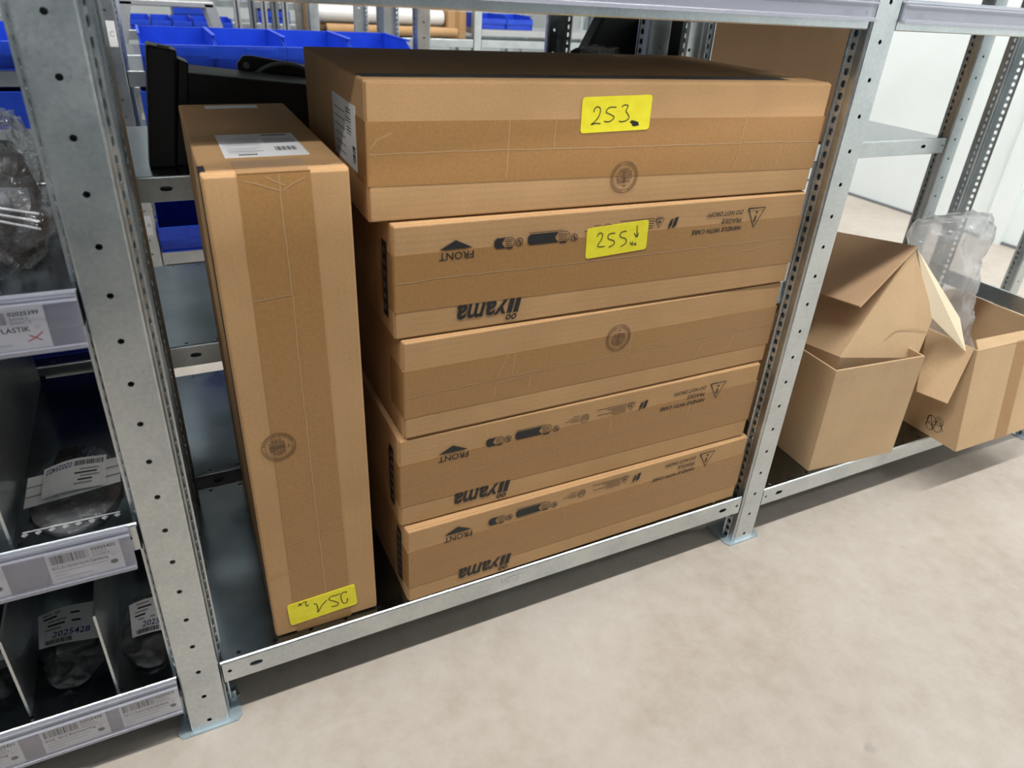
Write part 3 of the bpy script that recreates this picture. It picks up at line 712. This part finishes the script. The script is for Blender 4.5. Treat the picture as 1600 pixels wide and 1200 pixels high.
sticker(T, .0690, .0385, .0960, .0405, math.radians(2.4), [
    st(E5([(1000, 245), (945, 252), (916, 295), (920, 350), (950, 405), (1000, 408), (1022, 370), (1018, 335)])), st(E5([(985, 240), (1005, 250)]), .0018),
    st(E5([(905, 268), (830, 300), (760, 318), (725, 365), (800, 385), (878, 412), (855, 450), (765, 470)])),
    st(E5([(485, 435), (530, 440), (553, 500), (555, 555), (620, 450), (690, 375)])),
    st(E5([(320, 418), (372, 408), (365, 445), (385, 470), (410, 445)])), st(E5([(245, 475), (312, 430)])), st(E5([(256, 435), (300, 462)]))], None, '251, upside down')
mb = MB(); Fz = lambda u, v: (u, v, .6596)
mb.box(.030, .120, .072, .195, .6588, .6593, 0)
for q in range(4): mb.rect2(.036, .036+.03+.008*(q % 2), .090+.008*q, .0915+.008*q, Fz, 1 if q == 1 else 2)
mb.rect2(.045, .065, .080, .084, Fz, 1)
for q in range(9): mb.rect2(.088+.0009*q*3, .089+.0009*q*3+.0008*(q % 2), .098, .118, Fz, 1)
for q in range(5): mb.rect2(.034+.003*q, .074, .130+.009*q, .1325+.009*q, Fz, 2)
mb.rect2(.082, .112, .182, .188, Fz, 1); mb.rect2(.080, .116, .140, .165, Fz, 2)
tag(mb.build('shipping_label', [WHITE, INK, GREYL], T), 'white shipping label on top')
MB().box(.034, .106, .385, .41, .6588, .6593).build('rear_label', WHITE, T)
mb = MB(); mb.text('THIS CARTON IS MADE OF RECYCLED PAPER', .026, .132, .020, .0235, lambda u, v: (u, v, .6595), 0); mb.build('recycled_note', INKB, T)
mb = MB(); mb.box(-.0006, 0, .012, .030, .02, .648); mb.build('end_panel_print', INK, T)
mb = MB(); mb.box(-.0006, .006, .016, .040, .652, .6596); mb.build('corner_print', INK, T)

# ------------------------------------------------------------------ open boxes on the right
def open_box(name, label, loc, rz, w, d, h, th=0.004, top=(0, 0), m=CARDOLD, group=None):
    t = thing(name, label, 'box', loc, (0, 0, rz), group); sx, sy = top
    def wall(a, b, ax, bx): pass
    b = [(0, 0), (w, 0), (w, d), (0, d)]; tt = [(x+sx, y+sy) for x, y in b]
    mb = MB(); mb.box(0.001, w-0.001, 0.001, d-0.001, 0.0, 0.004)
    inn = lambda p, cx, cy: (p[0]+(th if p[0] < cx else -th), p[1]+(th if p[1] < cy else -th))
    nb = [inn(p, w/2, d/2) for p in b]; ntp = [inn(p, w/2+sx, d/2+sy) for p in tt]
    for i in range(4):
        j = (i+1) % 4
        mb.hexa([(*b[i], 0), (*b[j], 0), (*nb[j], 0.004), (*nb[i], 0.004)], [(*tt[i], h), (*tt[j], h), (*ntp[j], h), (*ntp[i], h)])
    mb.build('body', m, t, bevel=0.0012)
    return t
OB1 = open_box('open_carton', 'square open cardboard box on the right shelf beside the post, another carton stuffed inside', (1.152, 0.0135, ZB), math.radians(-4.7), 0.232, 0.30, 0.236, top=(-.006, .002), group='emptied cardboard boxes')
OB2 = thing('tipped_carton', 'crumpled brown carton tipped over inside the square open box, flaps up', 'box', (1.28, 0.15, 0.13), group='emptied cardboard boxes')
o = Vector((1.28, 0.15, 0.13)); Lc = lambda *p: [tuple(Vector(q)-o) for q in p]
R0 = Vector((1.388, .100, .543)); BLp = Vector((1.178, .038, .364)); BRp = Vector((1.405, .028, .327)); R1 = Vector((1.446, .048, .406))
dn = Vector((0.0, .02, -.16))
MB().sheet(Lc(BLp+dn, BRp+dn*.8, BRp, R1, R0, BLp), .004).build('front_wall', CARDOLD, OB2, bevel=.001)
bk = Vector((.02, .21, -.035))
MB().sheet(Lc(BLp+dn+Vector((.0, .004, 0)), BLp+Vector((0, .004, 0)), R0+Vector((0, .004, 0)), R0+bk, BLp+bk, BLp+bk*.8+dn), .004).build('side_wall', CARDOLD, OB2, bevel=.001)
MB().sheet(Lc((1.196, .044, .466), (1.386, .094, .549), (1.405, .300, .512), (1.209, .150, .449)), .004).build('top_flap', CARDB, OB2, bevel=.001)
MB().sheet(Lc((1.400, .103, .541), (1.434, .052, .409), (1.512, -.006, .337), (1.520, .036, .396)), .004).build('side_flap', CREAM, OB2, bevel=.001)
MB().sheet(Lc((1.395, .11, .54), (1.41, .29, .51), (1.38, .25, .24), (1.38, .06, .24)), .004).build('rear_wall', CARDOLD, OB2, bevel=.001)
mb = MB(); Fw = lambda u, v: tuple(BLp.lerp(BRp, u).lerp(R0.lerp(R1, u), v)+Vector((-.0006, -.0012, 0))-o)
mb.ribbon([(.42, .22), (.50, .36), (.62, .42), (.80, .52), (.97, .60)], .012, lambda a, b: Fw(a, b), 0); mb.build('crease', CARDB, OB2)

OB3 = open_box('open_carton', 'wide open cardboard box at the right shelf edge with a flap hanging down', (1.520, -0.060, ZB), math.radians(-.5), 0.300, 0.26, 0.226, top=(.012, .045), group='emptied cardboard boxes')
o3 = Vector((1.520, -.060, ZB)); L3 = lambda *p: [tuple(Vector(q)-o3) for q in p]
MB().sheet(L3((1.530, -.008, .344), (1.526, .100, .344), (1.437, .022, .242), (1.459, -.036, .240)), .004).build('hanging_flap', CARDOLD, OB3, bevel=.001)
MB().sheet(L3((1.536, -.016, .340), (1.836, -.018, .340), (1.836, .000, .352), (1.548, .004, .356)), .004).build('front_flap', CARDOLD, OB3, bevel=.001)
mb = MB()
mb.hexa([(.135, -.0004, .0), (.180, -.0004, .0), (.180, .002, .0), (.135, .002, .0)], [(.150, .0446, .226), (.195, .0446, .226), (.195, .047, .226), (.150, .047, .226)])
mb.build('tape', TAPE, OB3)
mb = MB(); S = lambda y, z: (-0.0007+.012*z/.226, y+.045*z/.226, z)
for cx, cz, r in ((.052, .030, .012), (.066, .038, .011), (.048, .044, .010), (.068, .024, .009)): mb.ring2(cx, cz, r-.0011, r, S, seg=18)
mb.ribbon([(.036, .026), (.05, .05), (.06, .02), (.07, .048), (.078, .022)], .0012, S)
tag(mb.build('stamp_print', INK, OB3), 'black scribbled round mark')

# milky plastic bag standing out of the right box
def bag_film(parent, rings, m, amp=0.012, seg=28, name='film', seed=0.0, closed_top=True, fq=1.0):
    mb = MB(); n0 = []; seg = seg*2
    K = len(rings)
    fine = []
    for i in range(K-1):
        for q in range(8):
            t = q/8; a, b = rings[i], rings[i+1]; fine.append(tuple(a[k]+(b[k]-a[k])*t for k in range(5)))
    fine.append(rings[-1])
    for (cx, cy2, cz, rx, ry) in fine:
        n0.append(len(mb.v))
        for k in range(seg):
            a = 2*math.pi*k/seg; p = Vector((cx+rx*math.cos(a), cy2+ry*math.sin(a), cz))
            nz = noise.noise_vector(p*14*fq+Vector((seed, 0, 0)))*amp*0.8
            rd = (abs(noise.noise(p*28*fq+Vector((seed, 5, 0))))-.2)*amp*1.6+(abs(noise.noise(p*60*fq+Vector((seed, 9, 1))))-.2)*amp*.7
            rad = Vector((math.cos(a)*.6, math.sin(a)*.6, .6)); p += nz-rad*rd; mb.v.append(tuple(p))
    for i in range(len(n0)-1):
        for k in range(seg):
            mb.f.append((n0[i]+k, n0[i]+(k+1) % seg, n0[i+1]+(k+1) % seg, n0[i+1]+k)); mb.m.append(0)
    if closed_top: mb.f.append(tuple(n0[-1]+k for k in range(seg))); mb.m.append(0)
    return mb.build(name, m, parent, smooth=True)
bag = thing('plastic_bag', 'crumpled milky plastic bag sticking up out of the wide open box', 'bag', (1.68, .13, .13))
bag_film(bag, [(.03, .0, .0, .07, .06), (.02, .0, .08, .065, .05), (-.01, .0, .17, .060, .045), (-.045, .01, .26, .060, .045), (-.075, .02, .34, .085, .05), (-.09, .03, .405, .125, .05), (-.085, .035, .44, .125, .022)], FILMM, amp=.014, seed=2)

# ------------------------------------------------------------------ things behind
bxr = thing('cardboard_box', 'large brown box with black printed ends on the rear shelf', 'box', (1.035, .462, .672))
MB().box(0, .52, 0, .36, 0, .245).build('body', CARDB, bxr, bevel=.003)
MB().box(0, .056, -.0006, 0, .002, .243).build('end_band', INK, bxr)
MB().box(-.0008, 0, .002, .358, .002, .243).build('end_band', INK, bxr)
mb = MB(); mb.box(.452, .52, -.0006, 0, .002, .243, 0)
F = lambda u, v: (.486-v, -.0009, u)
mb.text('MONITOR', .05, .20, -.012, .012, F, 1, bold=.02); mb.build('end_band', [INK, CARDB], bxr)

pn = thing('wrapped_panel', 'black plastic wrapped panel leaning on the rear shelf behind the post', 'panel', (.93, .60, .672))
MB().hexa([(-.13, 0, 0), (.16, 0, 0), (.16, .05, 0), (-.13, .05, 0)], [(.004, .02, .240), (.155, .02, .236), (.155, .06, .236), (.004, .06, .240)]).build('panel_body', BLACK, pn, bevel=.006)
MB().hexa([(-.15, -.03, 0), (.0, -.03, 0), (.0, .0, 0), (-.15, .0, 0)], [(-.085, -.02, .178), (-.02, -.02, .190), (-.02, 0, .190), (-.085, 0, .178)]).build('wrapped_corner', BLACK, pn, bevel=.01)
mb = MB(); 
bag_film(pn, [(-.03, -.028, .09, .045, .012), (-.03, -.03, .14, .05, .014), (-.03, -.03, .185, .045, .012)], FILM, amp=.008, seed=5, name='plastic_wrap')

br = thing('mounting_bracket', 'black metal display mounting bracket standing on the rear shelf', 'bracket', (.085, .53, .672))
MB().hexa([(-.034, -.03, 0), (.004, -.03, 0), (.004, .03, 0), (-.034, .03, 0)], [(-.009, -.03, .178), (.031, -.03, .170), (.031, .03, .170), (-.009, .03, .178)]).build('upright', BLACKM, br, bevel=.003)
MB().hexa([(.004, -.022, 0), (.02, -.022, 0), (.02, .03, 0), (.004, .03, 0)], [(.031, -.022, .158), (.045, -.022, .152), (.045, .03, .152), (.031, .03, .158)]).build('side_flange', BLACKM, br, bevel=.002)
MB().hexa([(.006, -.014, .1735), (.022, -.014, .1705), (.022, -.004, .1705), (.006, -.004, .1735)], [(.006, -.014, .1765), (.022, -.014, .1735), (.022, -.004, .1735), (.006, -.004, .1765)]).build('screw_plate', GREYM, br)
MB().hexa([(.02, -.02, .0), (.23, .0, .0), (.23, .05, .0), (.02, .05, .0)], [(.02, -.02, .140), (.23, .0, .118), (.23, .05, .124), (.02, .05, .146)]).build('arm', BLACKM, br, bevel=.003)
mb = MB(); n = 20
prof = [(.125, .03), (.125, .142), (.136, .154), (.150, .154), (.26, .136), (.26, .03)]
mb.prism(prof, 'y', .075, .085); mb.build('swivel_plate', BLACKM, br, bevel=.002)
arc = [(.20+.062*math.cos(a), .070, .098+.045*math.sin(a)) for a in [math.pi*(.05+.9*k/16) for k in range(17)]]
MB().tube(arc, .004, 8).build('arc_rail', GREYM, br, smooth=True)
MB().tube([(.139, .0735, .139), (.139, .0745, .139)], .0055, 12).build('screw_hole', GREYM, br)
MB().box(.155, .25, .055, .068, .105, .116).build('cross_bar', BLACKM, br, bevel=.002)

# ------------------------------------------------------------------ blue bins
def make_bin(label, group, w=.212, d=.34, hf=.078, hb=.105, m=BLUE):
    t = thing('storage_bin', label, 'bin', group=group); th = .003
    mb = MB(); mb.box(0, w, 0, d, 0, th)
    mb.box(0, w, d-th, d, 0, hb)
    side = [(0, 0), (d, 0), (d, hb), (.07, hb), (0, hf)]
    mb.prism(side, 'x', 0, th); mb.prism(side, 'x', w-th, w)
    mb.box(th, w-th, .010, .010+th, 0, hf*.55)
    mb.box(0, w, -.004, d*.02, hf*.5, hf*.5+th)
    mb.build('body', m, t, bevel=.001)
    MB().box(-.001, w+.001, -.006, 0, hf*.50, hf).build('front_lip', m, t, bevel=.0015)
    MB().box(w*.42, w*.88, -.008, -.006, hf*.58, hf*.92).build('label_slot', m, t, bevel=.001)
    MB().box(-.002, .005, .02, d, hb-.004, hb+.002).build('side_rim', m, t, bevel=.001); MB().box(w-.005, w+.002, .02, d, hb-.004, hb+.002).build('side_rim', m, t, bevel=.001)
    return t
GB = 'blue open front bins on the rack across the aisle'
b0 = make_bin('blue open front bin right of the post tagged C, half hidden by the bracket', GB)
b0.location = (.076, 1.845, ZC)
for x, lab in ((.290, 'second blue open front bin right of the post tagged C'), (.505, 'third blue open front bin right of the post tagged C'), (.720, 'fourth blue open front bin, just left of the next post'),
               (-.245, 'blue open front bin left of the tagged post, seen past the near post'), (-.46, 'blue open front bin at the left picture edge, upper level')):
    q = copy_tree(b0); q.location = (x, 1.845, ZC); q['label'] = lab
q = copy_tree(b0); q.location = (.030, 1.845, .07); q['label'] = 'blue open front bin on the bottom level by the post tagged A'; q.scale = (1, 1, 1.15)
big = make_bin('tall blue bin on the lower level seen past the near post', 'tall blue bins', w=.30, d=.36, hf=.235, hb=.26, m=BLUE)
big.location = (-.36, 1.845, .36)
q = copy_tree(big); q.location = (.055, 1.845, .36); q['label'] = 'tall blue bin behind the black bracket on the lower level'
bl2 = make_bin('dark blue bin on the rear rack behind the clear zip bag', 'dark blue bins', w=.30, d=.30, hf=.16, hb=.2, m=NAVY); bl2.location = (-.36, .475, ZB)
q = copy_tree(bl2); q.location = (-.345, .475, Z2); q['label'] = 'dark blue bin on the rear rack behind the bag of black parts'
# small bins and rolls on the farthest rack
for k in range(5):
    q = copy_tree(b0); q.location = (.06+.10*k, 3.70, .632); q.scale = (.44, .8, .55); q['group'] = 'small blue bins on the farthest rack'
    q['label'] = ('small blue bin on the farthest rack, %s from the left' % ('first', 'second', 'third', 'fourth', 'fifth')[k])
for k in range(2):
    q = copy_tree(b0); q.location = (2.01+.19*k, 3.72, .692); q.scale = (.86, .8, .75); q['group'] = 'bright bins at the far end'
    q['label'] = ('bright blue bin on the farthest rack, left one above the boxes', 'bright blue bin on the farthest rack, right one above the boxes')[k]
for k in range(7):
    q = copy_tree(b0); q.location = (.06+.27*k, 4.96, .60 if k % 2 else .74); q['group'] = 'blue bins on the very back rack'
    q['label'] = 'blue bin on the very back rack, number %s from the left' % ('one', 'two', 'three', 'four', 'five', 'six', 'seven')[k]
MB().box(2.0, 2.94, 3.66, 4.04, .655, .69).build('shelf_deck', ALU, None)
sd = bpy.data.objects['shelf_deck.%03d' % (len([o for o in bpy.data.objects if o.name.startswith('shelf_deck')])-1)]
sd.parent = rack4; sd.location = (0, -3.65, 0)
def roll(name, label, cat, x0, x1, y, z, r, m, core=None):
    t = thing(name, label, cat, ((x0+x1)/2, y, z-r)); L = (x1-x0)/2
    MB().tube([(-L, 0, r), (L, 0, r)], r, 20).build('sleeve', m, t, smooth=False)
    MB().tube([(-L-.01, 0, r), (L+.01, 0, r)], r*.45, 14).build('core', core or CARD, t)
    return t
roll('film_roll', 'fat white film roll lying on the farthest rack', 'roll', 1.03, 1.79, 3.80, .737, .045, FILMW)
roll('film_roll', 'grey white film roll behind the fat white one', 'roll', 1.03, 1.70, 3.93, .765, .05, FILMW)
roll('cardboard_tube', 'brown cardboard tube under the white rolls', 'tube', 1.06, 1.86, 3.73, .661, .029, CARD, BLACK)
eb = thing('cardboard_box', 'small brown carton standing at the end of the white rolls', 'box', (1.80, 3.72, .632)); MB().box(0, .12, 0, .2, 0, .15).build('body', CARD, eb, bevel=.002); MB().box(.045, .075, -.0008, 0, 0, .15).build('tape', TAPE, eb)
lb = thing('cardboard_box', 'long brown carton lying behind the white rolls', 'box', (1.0, 3.96, .632)); MB().box(0, .9, 0, .08, 0, .19).build('body', CARD, lb, bevel=.002); MB().box(0, .9, .03, .05, .19, .1908).build('tape', TAPE, lb)
# step ladder in the far aisle
ld = thing('step_ladder', 'grey metal step ladder standing in the far aisle', 'ladder', (.25, 3.15, 0))
MB().box(-.22, .16, -.12, .12, .775, .80).build('platform', ALU, ld, bevel=.004)
for yy in (-.12, .10):
    MB().hexa([(.30, yy, 0), (.355, yy, 0), (.355, yy+.025, 0), (.30, yy+.025, 0)], [(.12, yy, .79), (.165, yy, .79), (.165, yy+.025, .79), (.12, yy+.025, .79)]).build('leg', ALU, ld)
    MB().hexa([(-.42, yy, 0), (-.37, yy, 0), (-.37, yy+.025, 0), (-.42, yy+.025, 0)], [(-.22, yy, .79), (-.17, yy, .79), (-.17, yy+.025, .79), (-.22, yy+.025, .79)]).build('leg', ALU, ld)
for zz, xx in ((.26, .27), (.52, .21)): MB().box(xx-.07, xx+.03, -.12, .125, zz, zz+.025).build('step', ALU, ld, bevel=.003)
# upright profiles leaning in the far aisle
for k, (x, m2, nm) in enumerate(((.53, ALU, 'flat pale metal bar, leftmost'), (.60, GREYM, 'dull grey metal bar, second'), (.655, ALU, 'pale metal bar, third'), (.705, GREYM, 'dull grey metal bar, fourth'), (.755, ALU, 'thin pale metal bar, rightmost'))):
    t = thing('metal_profile', nm+' of the upright bars in the far aisle', 'metal bar', (x, 3.25, 0), group='upright metal bars in the far aisle')
    MB().box(-.014, .014, -.012, .012, 0, 1.6).build('bar', m2, t, bevel=.002); MB().box(-.004, .004, -.0135, -.012, .02, 1.58).build('groove', BLACKM, t)

# ------------------------------------------------------------------ bags with parts in the left bay
def note(t, quad, seedn, lines=5, name='paper_label', ink2=False, hand='02025428'):
    """thin bent paper sheet from four 3-D corners (tl, tr, br, bl), printed"""
    tl, tr, brr, bl = [Vector(p) for p in quad]
    mb = MB(); nrm = (tr-tl).cross(bl-tl).normalized()
    def P(u, v, lift=0.0):
        p = (tl*(1-u)+tr*u)*(1-v)+(bl*(1-u)+brr*u)*v
        return tuple(p+Vector((0, 0, .004*math.sin(u*math.pi*1.3)*(1-v*.5)+lift)))
    K = 10
    for i in range(K):
        mb.poly([P(i/K, 0), P((i+1)/K, 0), P((i+1)/K, 1), P(i/K, 1)], 0)
    F = lambda u, v: P(u, v, .0006)
    rnd = random.Random(seedn); u = .5 if ink2 else .10
    while u < (.94 if ink2 else .55):
        ww = rnd.choice((.008, .014, .02)); mb.rect2(u, u+ww, .10 if ink2 else .84, .26 if ink2 else .96, F, 1); u += ww+.01
    for k in range(lines):
        a = (.5 if ink2 else .08)+rnd.uniform(0, .10); mb.rect2(a, a+rnd.uniform(.2, .36), (.36 if ink2 else .08)+.11*k, (.41 if ink2 else .13)+.11*k, F, 1 if k % 2 else 3)
        if not ink2 and k % 2: mb.rect2(.58, .58+rnd.uniform(.15, .3), .08+.11*k, .13+.11*k, F, 1)
    if ink2: mb.text(hand, .04, .46, .27, .10, F, 2, bold=.01, shear=.25, flip=True)
    else: mb.text(hand, .22, .88, .80, .64, F, 2, bold=.01, shear=.25)
    return mb.build(name, [WHITE, INK, BLUEINK, GREYP], t)
# zip bag on the middle deck
zb = thing('zip_bag', 'flat clear zip bag with a white printed slip on the middle left shelf', 'bag', (-.09, .09, Z2))
bag_film(zb, [(0, 0, .0015, .049, .083), (0, 0, .006, .049, .084), (0, .01, .012, .044, .07)], FILM, amp=.002, seed=1, seg=36)
MB().hexa([(-.028, .045, .002), (.002, .045, .002), (.006, .078, .002), (-.024, .080, .002)], [(-.024, .05, .018), (-.002, .05, .022), (.002, .074, .022), (-.02, .076, .018)]).build('black_part', BLACK, zb, bevel=.003)
o = Vector((-.09, .09, Z2)); Q = lambda *p: [tuple(Vector(q)-o) for q in p]
mb = MB()
for a, b, c2, d2 in (Q((-.140, .120, .398), (-.042, .126, .400), (-.041, .074, .398), (-.140, .062, .396)),):
    mb.sheet([a, d2, c2, b], .0004, 0)
    A, B_, C_, D_ = [Vector(q) for q in (a, b, c2, d2)]
    for vv in (.34, .66):
        mb.poly([tuple(A.lerp(D_, vv)+Vector((0, 0, .0006))), tuple(A.lerp(D_, vv+.05)+Vector((0, 0, .0006))), tuple(B_.lerp(C_, vv+.05)+Vector((0, 0, .0006))), tuple(B_.lerp(C_, vv)+Vector((0, 0, .0006)))], 1)
mb.build('white_strip', [WHITE, GREYP], zb)
note(zb, Q((-.122, .122, .404), (-.056, .136, .404), (-.057, .071, .402), (-.122, .066, .401)), 11, ink2=True, hand='02025422')
mb = MB(); mb.box(-.047, .048, -.0735, -.0727, .0105, .0115, 0); Fq = lambda u, v: (u, v, .0122)
for k in range(8):
    x = -.044+.0128*k; y = -.0790
    for q in (1.0, .45): mb.ribbon([(x-.003*q, y), (x, y-.0035*q), (x+.003*q, y), (x, y+.0025*q), (x-.003*q, y)], .0006, Fq, 0, smooth=False)
mb.build('zip_strip', GREYL, zb)
# bags on the bottom deck
def part_bag(label, loc, w, d, quad, seedn):
    t = thing('zip_bag', label, 'bag', loc, group='clear bags of black parts on the bottom left shelf')
    bag_film(t, [(0, 0, .004, w*.47, d*.5), (0, 0, .009, w*.46, d*.49), (0, .01, .018, w*.40, d*.40), (0, .015, .026, w*.28, d*.26), (0, .015, .031, w*.08, d*.08)], FILM, amp=.0075, seed=seedn, seg=44, fq=2.2)
    MB().hexa([(-w*.3, .0, .002), (w*.3, .0, .002), (w*.3, d*.4, .002), (-w*.3, d*.4, .002)], [(-w*.25, .01, .022), (w*.25, .01, .022), (w*.22, d*.36, .03), (-w*.24, d*.36, .03)]).build('black_part', BLACK, t, bevel=.004)
    lo = Vector(loc); note(t, [tuple(Vector(q)-lo) for q in quad], seedn, hand={21: '2025428', 22: '2025418', 23: '2025421'}[seedn])
    return t
part_bag('clear bag of black parts with a slip, in the compartment between the dividers', (-.146, .100, ZB), .085, .13, ((-.187, .148, .152), (-.120, .150, .156), (-.112, .082, .150), (-.182, .090, .149)), 21)
part_bag('clear bag of black parts with a slip, in the compartment beside the near post', (-.052, .095, ZB), .08, .13, ((-.076, .125, .150), (-.014, .125, .150), (-.014, .062, .147), (-.073, .065, .147)), 22)
part_bag('clear bag of black parts at the left picture edge of the bottom shelf', (-.243, .105, ZB), .085, .12, ((-.28, .14, .15), (-.215, .14, .152), (-.21, .09, .15), (-.275, .09, .149)), 23)
# big bag on the upper left deck
ub = thing('parts_bag', 'crumpled clear bag of black plastic parts on the upper left shelf', 'bag', (-.135, .19, Z3))
bag_film(ub, [(0, -.02, .002, .085, .15), (0, -.01, .02, .09, .155), (.0, .03, .05, .085, .13), (.0, .06, .085, .08, .11), (-.01, .08, .115, .06, .08), (-.015, .09, .13, .03, .04)], FILM, amp=.018, seed=9, seg=48, fq=1.5)
MB().box(-.075, .03, -.085, -.02, .003, .04).build('black_part', BLACK, ub, bevel=.004)
MB().hexa([(-.07, -.01, .003), (.06, -.01, .003), (.065, .12, .003), (-.07, .12, .003)], [(-.06, 0, .06), (.045, 0, .05), (.05, .11, .085), (-.06, .11, .095)]).build('black_part', BLACK, ub, bevel=.008)
MB().tube([(-.07, -.03, .052), (-.02, -.035, .056), (.03, -.03, .05), (.065, -.02, .045)], .012, 12).build('cable_gland', GREYM, ub, smooth=True)
for k in range(3): MB().tube([(.03, -.04-.006*k, .045-.005*k), (.075, -.045-.008*k, .035-.006*k)], .0014, 6).build('cable_tie', GREYL, ub)
# crumpled scrap on the floor
sc = thing('floor_scrap', 'scrap of clear plastic film on the floor below the left shelf', 'scrap', (-.165, -.002, 0))
bag_film(sc, [(0, 0, .001, .016, .010), (0, 0, .005, .013, .008), (0, 0, .008, .005, .003)], FILMM, amp=.003, seed=4, seg=18)
